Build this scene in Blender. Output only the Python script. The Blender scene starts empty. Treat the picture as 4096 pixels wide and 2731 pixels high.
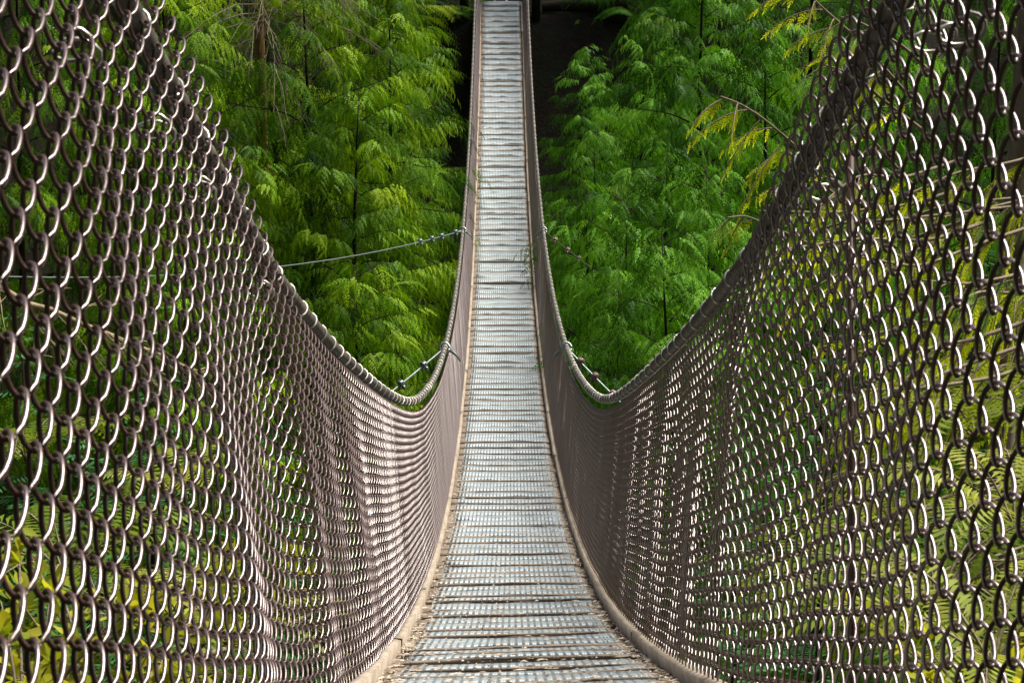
import bpy, math, random
import numpy as np
from mathutils import Vector, Matrix

# ------------------------------------------------------------------ camera, sky, sun, exposure
SC = bpy.context.scene
COL = SC.collection
F, CU, CV = 7000.0, 2048.0, 1365.5            # focal length and centre in photograph pixels
PITCH = 0.171
SP, CP = math.sin(PITCH), math.cos(PITCH)
cam = bpy.data.cameras.new('camera')
cam.sensor_width = 36.0
cam.lens = F / 4096 * 36.0
cam.clip_start, cam.clip_end = 0.05, 600
cam.dof.use_dof = True
cam.dof.focus_distance = 13.0
cam.dof.aperture_fstop = 24
co = bpy.data.objects.new('camera', cam)
co.rotation_euler = (math.pi / 2 - PITCH, 0, 0)
COL.objects.link(co)
SC.camera = co

SUN_EL, SUN_AZ = math.radians(62), math.radians(62)   # azimuth clockwise from +y
world = bpy.data.worlds.new('World')
SC.world = world
world.use_nodes = True
wn = world.node_tree
sky = wn.nodes.new('ShaderNodeTexSky')
sky.sky_type = 'NISHITA'
sky.sun_disc = False
sky.sun_elevation = SUN_EL
sky.sun_rotation = SUN_AZ
sky.dust_density = 3.0
bg = wn.nodes['Background']
bg.inputs['Strength'].default_value = 0.05
wn.links.new(sky.outputs[0], bg.inputs['Color'])
sl = bpy.data.lights.new('sun', 'SUN')
sl.energy = 2.7
sl.angle = math.radians(28)
sl.color = (1.0, 0.96, 0.89)
so = bpy.data.objects.new('sun', sl)
sd = Vector((math.sin(SUN_AZ) * math.cos(SUN_EL), math.cos(SUN_AZ) * math.cos(SUN_EL), math.sin(SUN_EL)))
so.rotation_euler = sd.to_track_quat('Z', 'Y').to_euler()
COL.objects.link(so)
SC.view_settings.view_transform = 'Standard'
SC.view_settings.look = 'None'
SC.view_settings.exposure = 1.35
SC.view_settings.gamma = 1.0
SC.cycles.max_bounces = 6
SC.cycles.transmission_bounces = 4

def at(u, v, D):
    """photograph pixel (4096 wide) and depth along the view axis -> world point"""
    xc, zc = (u - CU) / F * D, -(v - CV) / F * D
    return np.array([xc, D * CP + zc * SP, zc * CP - D * SP])

def at2(x, y, D):
    k = 4096 / 2352
    return at(x * k, y * k, D)

# ------------------------------------------------------------------ helpers
def sstep(a, b, x):
    t = np.clip((x - a) / (b - a), 0, 1)
    return t * t * (3 - 2 * t)

class MB:
    """collects quads / triangles and links them as ONE mesh object"""
    def __init__(s):
        s.V, s.F, s.n, s.T = [], [], 0, []
    def add(s, V, Fc, tint=None):
        V = np.asarray(V, float).reshape(-1, 3)
        s.V.append(V)
        s.F.append(np.asarray(Fc, int) + s.n)
        s.T.append(np.full(len(V), 0.5) if tint is None else np.broadcast_to(np.asarray(tint, float), (len(V),)))
        s.n += len(V)
        return s
    def box(s, c, ax, ay, az, hx, hy, hz):
        c, ax, ay, az = (np.asarray(q, float) for q in (c, ax, ay, az))
        V = [c + i * hx * ax + j * hy * ay + k * hz * az for k in (-1, 1) for j in (-1, 1) for i in (-1, 1)]
        s.add(V, [(0, 2, 3, 1), (4, 5, 7, 6), (0, 1, 5, 4), (2, 6, 7, 3), (0, 4, 6, 2), (1, 3, 7, 5)])
        return s
    def tube(s, P, r, sides=6, tint=None, cap=True):
        P = np.asarray(P, float)
        r = np.broadcast_to(np.asarray(r, float), (len(P),))
        V = ring_tube(P[None], r[None], sides)[0]
        m = len(P)
        i = np.arange(m - 1)[:, None] * sides
        j = np.arange(sides)[None]
        j2 = (j + 1) % sides
        Fq = np.stack([i + j, i + j2, i + sides + j2, i + sides + j], -1).reshape(-1, 4)
        s.add(V, Fq, tint)
        if cap and sides == 4:
            b = s.n - len(V)
            s.F.append(np.array([[b, b + 3, b + 2, b + 1]]))
            s.F.append(np.array([[b + 4 * m - 4, b + 4 * m - 3, b + 4 * m - 2, b + 4 * m - 1]]))
        elif cap and sides > 4:
            for e in (0, m - 1):
                b = s.n
                s.add([P[e]], np.zeros((0, 4), int), tint)
                o = b - len(V) - (1 if e else 0) + e * sides
                k = np.arange(sides)
                s.F.append(np.stack([np.full(sides, b), o + k, o + (k + 1) % sides], -1))
        return s
    def build(s, name, mat, parent=None, smooth=False, tint=False, loc=None):
        me = bpy.data.meshes.new(name)
        V = np.concatenate(s.V)
        if loc is not None:
            V = V - np.asarray(loc, float)
        Fs = [f for f in s.F if len(f)]
        cnt = np.concatenate([np.full(len(f), f.shape[1]) for f in Fs])
        idx = np.concatenate([f.ravel() for f in Fs])
        me.vertices.add(len(V))
        me.vertices.foreach_set('co', V.astype(np.float32).ravel())
        me.loops.add(len(idx))
        me.loops.foreach_set('vertex_index', idx.astype(np.int32))
        me.polygons.add(len(cnt))
        st = np.concatenate([[0], np.cumsum(cnt)[:-1]])
        me.polygons.foreach_set('loop_start', st.astype(np.int32))
        me.polygons.foreach_set('loop_total', cnt.astype(np.int32))
        if smooth:
            me.polygons.foreach_set('use_smooth', np.ones(len(cnt), bool))
        if tint:
            a = me.attributes.new('tint', 'FLOAT', 'POINT')
            a.data.foreach_set('value', np.concatenate(s.T).astype(np.float32))
        me.update(calc_edges=True)
        me.materials.append(mat)
        o = bpy.data.objects.new(name, me)
        COL.objects.link(o)
        if parent is not None:
            o.parent = parent
        if loc is not None:
            o.location = loc
        return o

def nrm(a):
    return a / np.maximum(np.linalg.norm(a, axis=-1, keepdims=True), 1e-9)

def ring_tube(P, r, sides):
    """P (n,m,3) paths, r (n,m) radii -> (n, m*sides, 3)"""
    T = nrm(np.gradient(P, axis=1))
    ref = np.array([0.3, 0.9, 0.31])
    A = nrm(np.cross(T, ref))
    B = np.cross(T, A)
    a = np.arange(sides) * 2 * math.pi / sides
    R = P[:, :, None] + r[:, :, None, None] * (A[:, :, None] * np.cos(a)[None, None, :, None] + B[:, :, None] * np.sin(a)[None, None, :, None])
    return R.reshape(P.shape[0], -1, 3)

def many_tubes(mb, P, r, sides):
    n, m, _ = P.shape
    V = ring_tube(P, np.broadcast_to(r, (n, m)), sides)
    b = (np.arange(n) * m * sides)[:, None, None]
    i = (np.arange(m - 1) * sides)[None, :, None]
    j = np.arange(sides)[None, None]
    j2 = (j + 1) % sides
    Fq = np.stack([b + i + j, b + i + j2, b + i + sides + j2, b + i + sides + j], -1).reshape(-1, 4)
    mb.add(V.reshape(-1, 3), Fq)

def tag(o, label=None, cat=None, group=None, kind=None):
    if label: o['label'] = label
    if cat: o['category'] = cat
    if group: o['group'] = group
    if kind: o['kind'] = kind
    return o

def empty(name, loc=(0, 0, 0), rz=0.0, sc=1.0):
    o = bpy.data.objects.new(name, None)
    o.empty_display_size = 0.2
    o.location = loc
    o.rotation_euler = (0, 0, rz)
    o.scale = (sc, sc, sc)
    COL.objects.link(o)
    return o

def copy_tree(o, parent=None):
    c = o.copy()
    COL.objects.link(c)
    c.parent = parent
    for ch in list(o.children):
        copy_tree(ch, c)
    return c

# ------------------------------------------------------------------ materials
class Mat:
    def __init__(s, name):
        s.m = bpy.data.materials.new(name)
        s.m.use_nodes = True
        s.nt = s.m.node_tree
        s.b = s.nt.nodes['Principled BSDF']
        s.out = s.nt.nodes['Material Output']
    def n(s, t, **kw):
        q = s.nt.nodes.new(t)
        for k, v in kw.items():
            if k in q.inputs: q.inputs[k].default_value = v
            else: setattr(q, k, v)
        return q
    def l(s, a, b):
        s.nt.links.new(a, b)
    def noise(s, scale, detail=4, rough=0.6, vec=None, stretch=None):
        q = s.n('ShaderNodeTexNoise')
        q.inputs['Scale'].default_value = scale
        q.inputs['Detail'].default_value = detail
        q.inputs['Roughness'].default_value = rough
        c = s.n('ShaderNodeTexCoord')
        v = c.outputs['Object']
        if stretch:
            mp = s.n('ShaderNodeMapping')
            mp.inputs['Scale'].default_value = stretch
            s.l(v, mp.inputs[0])
            v = mp.outputs[0]
        s.l(v, q.inputs['Vector'])
        return q.outputs['Fac']
    def ramp(s, fac, stops):
        q = s.n('ShaderNodeValToRGB')
        e = q.color_ramp.elements
        while len(e) < len(stops):
            e.new(0.5)
        for k, (p, c) in enumerate(stops):
            e[k].position = p
            e[k].color = (*c, 1)
        s.l(fac, q.inputs[0])
        return q.outputs[0]
    def mix(s, fac, a, b, mode='MIX'):
        q = s.n('ShaderNodeMixRGB', blend_type=mode)
        for k, v in enumerate((fac, a, b)):
            if hasattr(v, 'is_output'): s.l(v, q.inputs[k])
            elif k == 0: q.inputs[0].default_value = v
            else: q.inputs[k].default_value = (*v, 1)
        return q.outputs[0]
    def bump(s, h, strength=0.3, dist=0.01):
        q = s.n('ShaderNodeBump')
        q.inputs['Strength'].default_value = strength
        q.inputs['Distance'].default_value = dist
        s.l(h, q.inputs['Height'])
        s.l(q.outputs[0], s.b.inputs['Normal'])
    def base(s, c):
        if hasattr(c, 'is_output'): s.l(c, s.b.inputs['Base Color'])
        else: s.b.inputs['Base Color'].default_value = (*c, 1)
    def set(s, rough=None, metal=None, spec=None):
        if rough is not None: s.b.inputs['Roughness'].default_value = rough
        if metal is not None: s.b.inputs['Metallic'].default_value = metal
        if spec is not None: s.b.inputs['Specular IOR Level'].default_value = spec

def leaf_mat(name, stops, trans=0.22, tcol=(1.25, 1.2, 0.45), rough=0.5):
    m = Mat(name)
    a = m.n('ShaderNodeAttribute')
    a.attribute_name = 'tint'
    c = m.ramp(a.outputs['Fac'], stops)
    m.base(c)
    m.set(rough=rough, spec=0.12)
    t = m.n('ShaderNodeBsdfTranslucent')
    tc = m.mix(1.0, c, tcol, 'MULTIPLY')
    m.l(tc, t.inputs['Color'])
    x = m.n('ShaderNodeMixShader')
    x.inputs[0].default_value = trans
    m.l(m.b.outputs[0], x.inputs[1])
    m.l(t.outputs[0], x.inputs[2])
    m.l(x.outputs[0], m.out.inputs['Surface'])
    return m.m

M = {}
M['cedar_warm'] = leaf_mat('cedar_warm', [(0, (0.012, 0.040, 0.002)), (0.3, (0.055, 0.150, 0.004)), (0.55, (0.165, 0.330, 0.007)), (0.95, (0.38, 0.54, 0.018)), (1.0, (0.20, 0.13, 0.05))])
M['cedar_cool'] = leaf_mat('cedar_cool', [(0, (0.012, 0.045, 0.003)), (0.3, (0.055, 0.175, 0.008)), (0.55, (0.150, 0.390, 0.022)), (0.95, (0.31, 0.60, 0.070)), (1.0, (0.18, 0.13, 0.05))])
M['cedar_near'] = leaf_mat('cedar_near', [(0, (0.14, 0.30, 0.14)), (0.35, (0.20, 0.38, 0.16)), (0.55, (0.30, 0.40, 0.02)), (1.0, (0.72, 0.80, 0.05))], trans=0.55, rough=0.45)  # blue-green stops put the sky reflection on frond undersides into the colour
M['fern_leaf'] = leaf_mat('fern_leaf', [(0, (0.06, 0.12, 0.010)), (0.5, (0.20, 0.27, 0.020)), (1.0, (0.50, 0.50, 0.09))], trans=0.4)
M['shrub_leaf'] = leaf_mat('shrub_leaf', [(0, (0.20, 0.26, 0.02)), (0.5, (0.42, 0.44, 0.02)), (1.0, (0.62, 0.58, 0.08))], trans=0.5)
M['needle'] = leaf_mat('needle', [(0, (0.03, 0.11, 0.025)), (0.5, (0.06, 0.20, 0.05)), (1.0, (0.14, 0.34, 0.13))], trans=0.3)

def bark_mat(name, c0, c1, scale=12):
    m = Mat(name)
    f = m.noise(scale, 5, 0.7, stretch=(1, 1, 0.2))
    m.base(m.ramp(f, [(0.3, c0), (0.7, c1)]))
    m.set(rough=0.9, spec=0.2)
    m.bump(f, 0.6, 0.02)
    return m.m
M['bark'] = bark_mat('bark', (0.012, 0.008, 0.006), (0.045, 0.030, 0.020))
M['twig'] = bark_mat('twig', (0.16, 0.12, 0.08), (0.34, 0.27, 0.19), 30)
M['deadwood'] = bark_mat('deadwood', (0.20, 0.15, 0.09), (0.46, 0.36, 0.22), 30)
M['snag'] = bark_mat('snag', (0.03, 0.018, 0.010), (0.42, 0.20, 0.07), 5)
M['timber'] = bark_mat('timber', (0.016, 0.010, 0.007), (0.05, 0.032, 0.022), 8)

m = Mat('vinyl_wire')
f = m.noise(9, 3)
m.base(m.ramp(f, [(0.3, (0.040, 0.017, 0.012)), (0.7, (0.085, 0.042, 0.032))]))
m.set(rough=0.29, spec=1.0)
m.b.inputs['Specular Tint'].default_value = (1.0, 0.90, 0.86, 1)
m.b.inputs['IOR'].default_value = 1.8
M['wire'] = m.m

m = Mat('cable_sheath')
f = m.noise(35, 4)
m.base(m.ramp(f, [(0.3, (0.045, 0.038, 0.030)), (0.7, (0.16, 0.135, 0.105))]))
m.set(rough=0.6)
m.bump(f, 0.3, 0.004)
M['cable'] = m.m
m = Mat('tie_wire')
m.base((0.62, 0.58, 0.50)); m.set(rough=0.35, metal=0.6)
M['tie'] = m.m
m = Mat('galvanised_steel')
f = m.noise(60, 3)
m.base(m.ramp(f, [(0.3, (0.20, 0.24, 0.23)), (0.7, (0.36, 0.42, 0.40))])); m.set(rough=0.4, metal=0.6)
M['steel'] = m.m
m = Mat('rusty_steel')
f = m.noise(60, 3)
m.base(m.ramp(f, [(0.3, (0.12, 0.05, 0.035)), (0.7, (0.40, 0.30, 0.26))])); m.set(rough=0.5, metal=0.4)
M['rust'] = m.m
m = Mat('brown_steel')
m.base((0.10, 0.055, 0.035)); m.set(rough=0.6)
M['bar'] = m.m

m = Mat('plank_wood')
g = m.noise(3.0, 6, 0.7, stretch=(1.2, 14, 8))
d = m.noise(22, 6, 0.75)
wood = m.ramp(g, [(0.25, (0.19, 0.15, 0.115)), (0.55, (0.33, 0.27, 0.21)), (0.8, (0.48, 0.42, 0.35))])
dirt = m.ramp(d, [(0.3, (0.15, 0.115, 0.085)), (0.7, (0.40, 0.33, 0.26))])
big = m.noise(2.2, 4, 0.6)
m.base(m.mix(m.ramp(big, [(0.40, (0.1,) * 3), (0.62, (0.85,) * 3)]), wood, dirt))
m.set(rough=0.9, spec=0.2)
m.bump(d, 0.7, 0.012)
M['plank'] = m.m

m = Mat('grip_plate')
c = m.n('ShaderNodeTexCoord')
w = m.n('ShaderNodeTexWave', wave_type='BANDS', bands_direction='X')
w.inputs['Scale'].default_value = 11.0
w.inputs['Distortion'].default_value = 0.3
w.inputs['Detail'].default_value = 1.0
m.l(c.outputs['Object'], w.inputs['Vector'])
a = m.noise(5, 6, 0.7)
b2 = m.noise(38, 5, 0.7)
metal = m.ramp(a, [(0.3, (0.26, 0.31, 0.325)), (0.5, (0.36, 0.42, 0.435)), (0.75, (0.46, 0.52, 0.53))])
m.base(m.mix(m.ramp(b2, [(0.50, (0, 0, 0)), (0.66, (0.8,) * 3)]), metal, (0.37, 0.32, 0.27)))
m.set(rough=0.5, metal=0.25)
m.bump(w.outputs['Fac'], 0.8, 0.008)
M['plate'] = m.m

m = Mat('edge_wood')
g = m.noise(2.5, 6, 0.7, stretch=(10, 1.5, 10))
m.base(m.ramp(g, [(0.3, (0.24, 0.185, 0.13)), (0.6, (0.42, 0.35, 0.27)), (0.8, (0.52, 0.45, 0.36))]))
m.set(rough=0.85, spec=0.2)
m.bump(g, 0.4, 0.008)
M['edge'] = m.m

m = Mat('forest_floor')
f = m.noise(1.6, 8, 0.75)
f2 = m.noise(9, 6, 0.7)
c1 = m.ramp(f2, [(0.3, (0.004, 0.003, 0.002)), (0.6, (0.012, 0.008, 0.005)), (0.8, (0.04, 0.024, 0.013))])
m.base(m.mix(m.ramp(f, [(0.48, (0, 0, 0)), (0.62, (0.8,) * 3)]), c1, (0.008, 0.015, 0.004)))
m.set(rough=0.95, spec=0.1)
m.bump(f2, 1.0, 0.08)
M['floor'] = m.m
m = Mat('debris')
m.base(m.ramp(m.n('ShaderNodeObjectInfo').outputs['Random'], [(0, (0.2, 0.15, 0.1)), (1, (0.2, 0.15, 0.1))]))
a = m.n('ShaderNodeAttribute'); a.attribute_name = 'tint'
m.base(m.ramp(a.outputs['Fac'], [(0, (0.08, 0.05, 0.03)), (0.5, (0.28, 0.21, 0.14)), (1, (0.62, 0.54, 0.42))]))
m.set(rough=0.9)
M['debris'] = m.m

# ------------------------------------------------------------------ the bridge curve
W = 0.90
pts = np.array([(2.0, -.53), (2.6, -.64), (3.1, -.725), (4.15, -.87), (5.01, -.978), (6.76, -1.173), (8.62, -1.311), (10.9, -1.3625), (13.85, -1.36),
                (15.07, -1.20), (18.2, -.897), (20.8, -.419), (24.9, .587), (30.6, 2.47), (34.4, 4.20), (37.06, 5.88), (39.9, 7.55)])
zfit = np.polyfit(pts[:, 0], pts[:, 1], 4)
DD = np.linspace(0.6, 40.1, 1600)
ZC = np.polyval(zfit, np.maximum(DD, 2.3)) + np.polyval(np.polyder(zfit), 2.3) * np.minimum(DD - 2.3, 0)
XC = 0.0712 - 0.0079 * DD
CEN = np.stack([XC, DD * CP + ZC * SP, ZC * CP - DD * SP], -1)
SS = np.concatenate([[0], np.cumsum(np.linalg.norm(np.diff(CEN, axis=0), axis=1))])
STOT = SS[-1]
TT = nrm(np.gradient(CEN, axis=0))
ROLL = np.radians(2.0) * (1 - sstep(4.0, 14.0, DD))
LL = nrm(np.cross(TT, np.array([0, 0, 1.0])))
UU = np.tile(np.array([0, 0, 1.0]), (len(DD), 1))
cr, sr = np.cos(ROLL)[:, None], np.sin(ROLL)[:, None]
LR = LL * cr + UU * sr
UR = UU * cr - LL * sr
NN = nrm(np.cross(LR, TT))

def ip(s, A):
    s = np.asarray(s, float)
    return np.stack([np.interp(s, SS, A[:, k]) for k in range(3)], -1)
def fr(s):
    return ip(s, CEN), ip(s, TT), ip(s, LR), ip(s, UR), ip(s, NN)
def s_of_D(D):
    return np.interp(D, DD, SS)

bridge = tag(empty('suspension_bridge', CEN[0]), 'narrow wooden suspension bridge sagging across the gorge, its planks faced with pale metal grip plates', 'bridge')
BL = np.array(CEN[0])
rng = np.random.default_rng(7)
random.seed(7)

deck = MB()
plates = []
PP = 0.30
s = s_of_D(2.0)
nx = 9
k = 0
while s < STOT - 0.1:
    C, T, L, U, N = (q for q in fr(s + PP / 2))
    yaw = rng.normal(0, 0.006)
    tilt = rng.normal(-0.016, 0.016)
    bow = rng.normal(0.0, 0.006)
    lift = rng.normal(0, 0.004)
    wd = PP - (0.009 if rng.random() < 0.93 else 0.026)
    xs = np.linspace(-1, 1, nx) * (W / 2 + 0.012)
    V = []
    for dz in (0.0, -0.042):
        for e in (-1, 1):
            for x in xs:
                y = e * wd / 2 + yaw * x + rng.normal(0, 0.0025)
                z = dz + lift + bow * (1 - (x / (W / 2)) ** 2) + tilt * y + rng.normal(0, 0.0012)
                V.append(C + L * x + T * y + N * z)
    Fc = []
    for i in range(nx - 1):
        a0, a1, b0, b1 = i, nx + i, 2 * nx + i, 3 * nx + i
        Fc += [(a0, a0 + 1, a1 + 1, a1), (b0, b1, b1 + 1, b0 + 1), (a0, b0, b0 + 1, a0 + 1), (a1, a1 + 1, b1 + 1, b1)]
    Fc += [(0, nx, 3 * nx, 2 * nx), (nx - 1, 3 * nx - 1, 4 * nx - 1, 2 * nx - 1)]
    deck.add(V, Fc)
    # raised timber lip along the near edge of the board
    V = []
    for dz in (0.007, -0.002):
        for yy in (-wd / 2 - 0.004, -wd / 2 + 0.030):
            for x in xs:
                y = yy + yaw * x + rng.normal(0, 0.003)
                z = dz + lift + bow * (1 - (x / (W / 2)) ** 2) + tilt * y + rng.normal(0, 0.0018) - (0.004 if abs(x) > W / 2 else 0)
                V.append(C + L * x * 0.985 + T * y + N * z)
    deck.add(V, Fc)
    plates.append((s, yaw, tilt, bow, lift, wd))
    s += PP
    k += 1
plank_deck = deck.build('plank_deck', M['plank'], bridge, loc=BL)
plank_deck.location = (0, 0, 0)

def plate_geo(mb, spec):
    s, yaw, tilt, bow, lift, wd = spec
    C, T, L, U, N = fr(s + PP / 2)
    hw = W / 2 - 0.045 - abs(rng.normal(0, 0.008))
    n = 11
    xs = np.linspace(-1, 1, n) * hw
    V = []
    y0, y1 = -wd / 2 + 0.046, wd / 2 - 0.012
    for dz in (0.007, 0.001):
        for yy in (y0, y1):
            for x in xs:
                y = yy + yaw * x + rng.normal(0, 0.003)
                z = dz + lift + bow * (1 - (x / (W / 2)) ** 2) + tilt * y + rng.normal(0, 0.0009)
                V.append(C + L * x + T * y + N * z)
    Fc = []
    for i in range(n - 1):
        a0, a1, b0, b1 = i, n + i, 2 * n + i, 3 * n + i
        Fc += [(a0, a0 + 1, a1 + 1, a1), (a0, b0, b0 + 1, a0 + 1), (a1, a1 + 1, b1 + 1, b1)]
    Fc += [(0, n, 3 * n, 2 * n), (n - 1, 3 * n - 1, 4 * n - 1, 2 * n - 1)]
    mb.add(V, Fc)

seen = [p for p in plates if p[0] > s_of_D(4.4)]
for p in seen[:100]:
    mb = MB(); plate_geo(mb, p)
    o = mb.build('grip_plate', M['plate'], plank_deck, loc=BL)
    o.location = (0, 0, 0)
mb = MB()
for p in seen[100:] + [p for p in plates if p[0] <= s_of_D(4.4)]:
    plate_geo(mb, p)
o = mb.build('grip_plate', M['plate'], plank_deck, loc=BL); o.location = (0, 0, 0)
o['kind'] = 'stuff'; o['label'] = 'pale grip plates at the far upper end of the deck'

# edge boards
for sd_ in (-1, 1):
    mb = MB()
    s0 = float(s_of_D(2.0))
    while s0 < STOT:
        s1 = min(s0 + 2.4, STOT)
        ss = np.linspace(s0, s1 - 0.012, 9)
        C, T, L, U, N = fr(ss)
        V = []
        jit = rng.normal(0, 0.004)
        for (lx, hz) in ((W / 2 - 0.004, -0.03), (W / 2 - 0.002, 0.050), (W / 2 + 0.032, 0.052), (W / 2 + 0.034, -0.06)):
            V.append(C + sd_ * L * (lx + jit + rng.normal(0, 0.002, (9, 1))) + N * (hz + rng.normal(0, 0.002, (9, 1))))
        V = np.stack(V, 1).reshape(-1, 3)
        Fc = []
        for i in range(8):
            for j in range(4):
                q = (j + 1) % 4
                Fc.append((i * 4 + j, i * 4 + q, i * 4 + 4 + q, i * 4 + 4 + j))
        Fc += [(0, 1, 2, 3), (35, 34, 33, 32)]
        mb.add(V, Fc)
        s0 = s1
    o = mb.build('edge_board', M['edge'], bridge, loc=BL); o.location = (0, 0, 0)

# main cables with their lacing wire
HR = 1.03
def rise(s):
    d = np.interp(s, SS, DD)
    return 0.045 * np.maximum(0, 4.4 - d) + 0.08 * (1 - sstep(6.5, 11.5, d))
def cable_pt(s, sd_):
    C, T, L, U, N = fr(s)
    return C + sd_ * L * 0.572 + U * (HR + rise(s))[..., None]
for sd_ in (-1, 1):
    mb = MB()
    ss = np.concatenate([np.arange(0, s_of_D(9), 0.014), np.arange(s_of_D(9), STOT, 0.09), [STOT]])
    P = cable_pt(ss, sd_)
    r = 0.0215 + np.where(ss < s_of_D(7), 0.0022 * np.sin(2 * math.pi * ss / 0.056), 0.0)
    mb.tube(P, r, 10)
    mc = mb.build('main_cable', M['cable'], bridge, smooth=True, loc=BL); mc.location = (0, 0, 0)
    mb = MB()
    s0 = 0.1
    Ps, rs = [], []
    while s0 < STOT - 0.2:
        sp = 0.27 + rng.normal(0, 0.018)
        near = s0 < s_of_D(12)
        nt = 16 if near else 10
        a = np.linspace(-0.5 * math.pi, 1.5 * math.pi, nt)
        tl = rng.normal(0.012, 0.006)
        ss = s0 + tl * np.sin(a + 0.6) + np.linspace(0, 0.012, nt)
        P = cable_pt(ss, sd_)
        _, T, L, U, N = fr(ss)
        Ps.append(P + 0.0245 * (L * np.cos(a)[:, None] + N * np.sin(a)[:, None]))
        rs.append(np.full(nt, 0.0030 if near else 0.0045))
        s0 += sp
    mb.tube(np.concatenate(Ps), np.concatenate(rs), 5, cap=False)
    lw = mb.build('lacing_wire', M['tie'], mc, smooth=True, loc=BL); lw.location = (0, 0, 0)

# chain-link fences
DW, ROW, NROW, TD, WR = 0.089, 0.0386, 27, 0.0104, 0.0029
def fence_pt(s, h, n, sd_):
    """s along, h up, n inward"""
    C, T, L, U, N = fr(s)
    q = np.clip(h / 1.03, 0, 1)
    env = np.sin(np.pi * np.clip(q, 0, 1)) ** 0.7 * (1 - 0.78 * sstep(3.5, 8, s))
    ph = 0.0 if sd_ < 0 else 1.7
    w = (0.011 * np.sin(2.1 * s + ph + 1.5 * q) + 0.008 * np.sin(4.7 * s + 2 * ph - 2.0 * q) + 0.005 * np.sin(9.3 * s + 3 * q)) * env
    kink = (0.013 * np.exp(-((s - 3.0) / 0.30) ** 2) - 0.011 * np.exp(-((s - 3.75) / 0.22) ** 2)) * env
    dz = (0.010 * np.sin(1.6 * s + ph + 0.8 * q) + 0.006 * np.sin(5.1 * s + 2.2 * q)) * env
    lat = 0.478 + 0.070 * q - n + w + kink
    return C + sd_ * L * lat[..., None] + U * (h + dz)[..., None]

for sd_ in (-1, 1):
    mb = MB()
    # every row is one wire wound as a flattened spiral along the bridge, hooked into the rows above and below
    nturn = int((STOT - 0.25) / DW)
    jj = np.arange(NROW)[:, None]
    cut = [0] + [int(np.searchsorted(0.1 + np.arange(nturn) * DW, s_of_D(d))) for d in (4.0, 8.0, 16.0)] + [nturn]
    for (ka, kb, seg, sides) in zip(cut[:-1], cut[1:], (18, 12, 8, 6), (8, 6, 5, 4)):
        ph = np.arange(0, (kb - ka) * seg + 1)[None] / seg + ka
        sv = 0.1 + ph * DW + (jj % 2) * DW / 2
        fi = 2 * math.pi * ph + 0 * jj
        cs = np.cos(fi)
        tri = 2 / math.pi * np.arcsin(np.clip(cs, -1, 1))
        hh = jj * ROW + (ROW + 0.0075) * (0.5 - 0.5 * (0.72 * cs + 0.28 * tri))
        up = 1.04 - 0.115 * sstep(s_of_D(3.0), s_of_D(4.4), sv) + rise(sv)
        sn = np.sin(fi)
        n = (-1 if sd_ > 0 else 1) * TD * np.sign(sn) * np.abs(sn) ** 0.75
        shear = (0.62 if sd_ < 0 else 0.45) * (1 - sstep(s_of_D(5), s_of_D(12), sv))
        irr = 0.0035 * np.sin(0.9 * jj + 37.1 * np.floor(ph * 0.5)) * (ph > 0)
        P = fence_pt(sv + shear * (hh - 0.5), hh * up, n, sd_)
        many_tubes(mb, P, WR, sides)
    lab = ('brown chain-link fence on the left of the bridge, its wires shining with pale highlights' if sd_ < 0 else
           'dark chain-link fence on the right of the bridge, mostly in shade')
    fn = tag(mb.build('chain_link_fence', M['wire'], None, smooth=True, loc=BL), lab, 'fence', 'chain-link fences along the bridge')
    # tie wires twisted round the top strands
    for D in ((2.15, 2.35, 2.9, 3.3, 4.1) if sd_ < 0 else (2.1, 2.25, 2.45, 2.6, 3.4)):
        s0 = s_of_D(D)
        a = np.linspace(0, 2 * math.pi * 1.4, 16)
        h0 = 1.02 + rng.normal(0, 0.03)
        Pc = fence_pt(np.full(16, s0), np.full(16, h0) + 0.0, np.zeros(16), sd_)
        _, T, L, U, N = fr(np.full(16, s0))
        P = Pc - sd_ * L * (-0.02) + 0.022 * (U * np.cos(a)[:, None] * 0.8 + L * np.sin(a)[:, None] * 1.3) + T * np.linspace(-.03, .03, 16)[:, None]
        t = MB().tube(P, 0.003, 6).build('tie_wire', M['tie'], fn, smooth=True, loc=BL)
        t.location = (0, 0, 0)

# flat hanger bars outside the fence
for sd_, D in ((1, 3.2),):
    s0 = s_of_D(D)
    C, T, L, U, N = fr(s0)
    mb = MB()
    mb.box(C + sd_ * L * 0.575 + U * 0.45, L, T, U, 0.004, 0.014, 0.60)
    o = mb.build('hanger_bar', M['bar'], bridge, loc=BL); o.location = (0, 0, 0)

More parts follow.
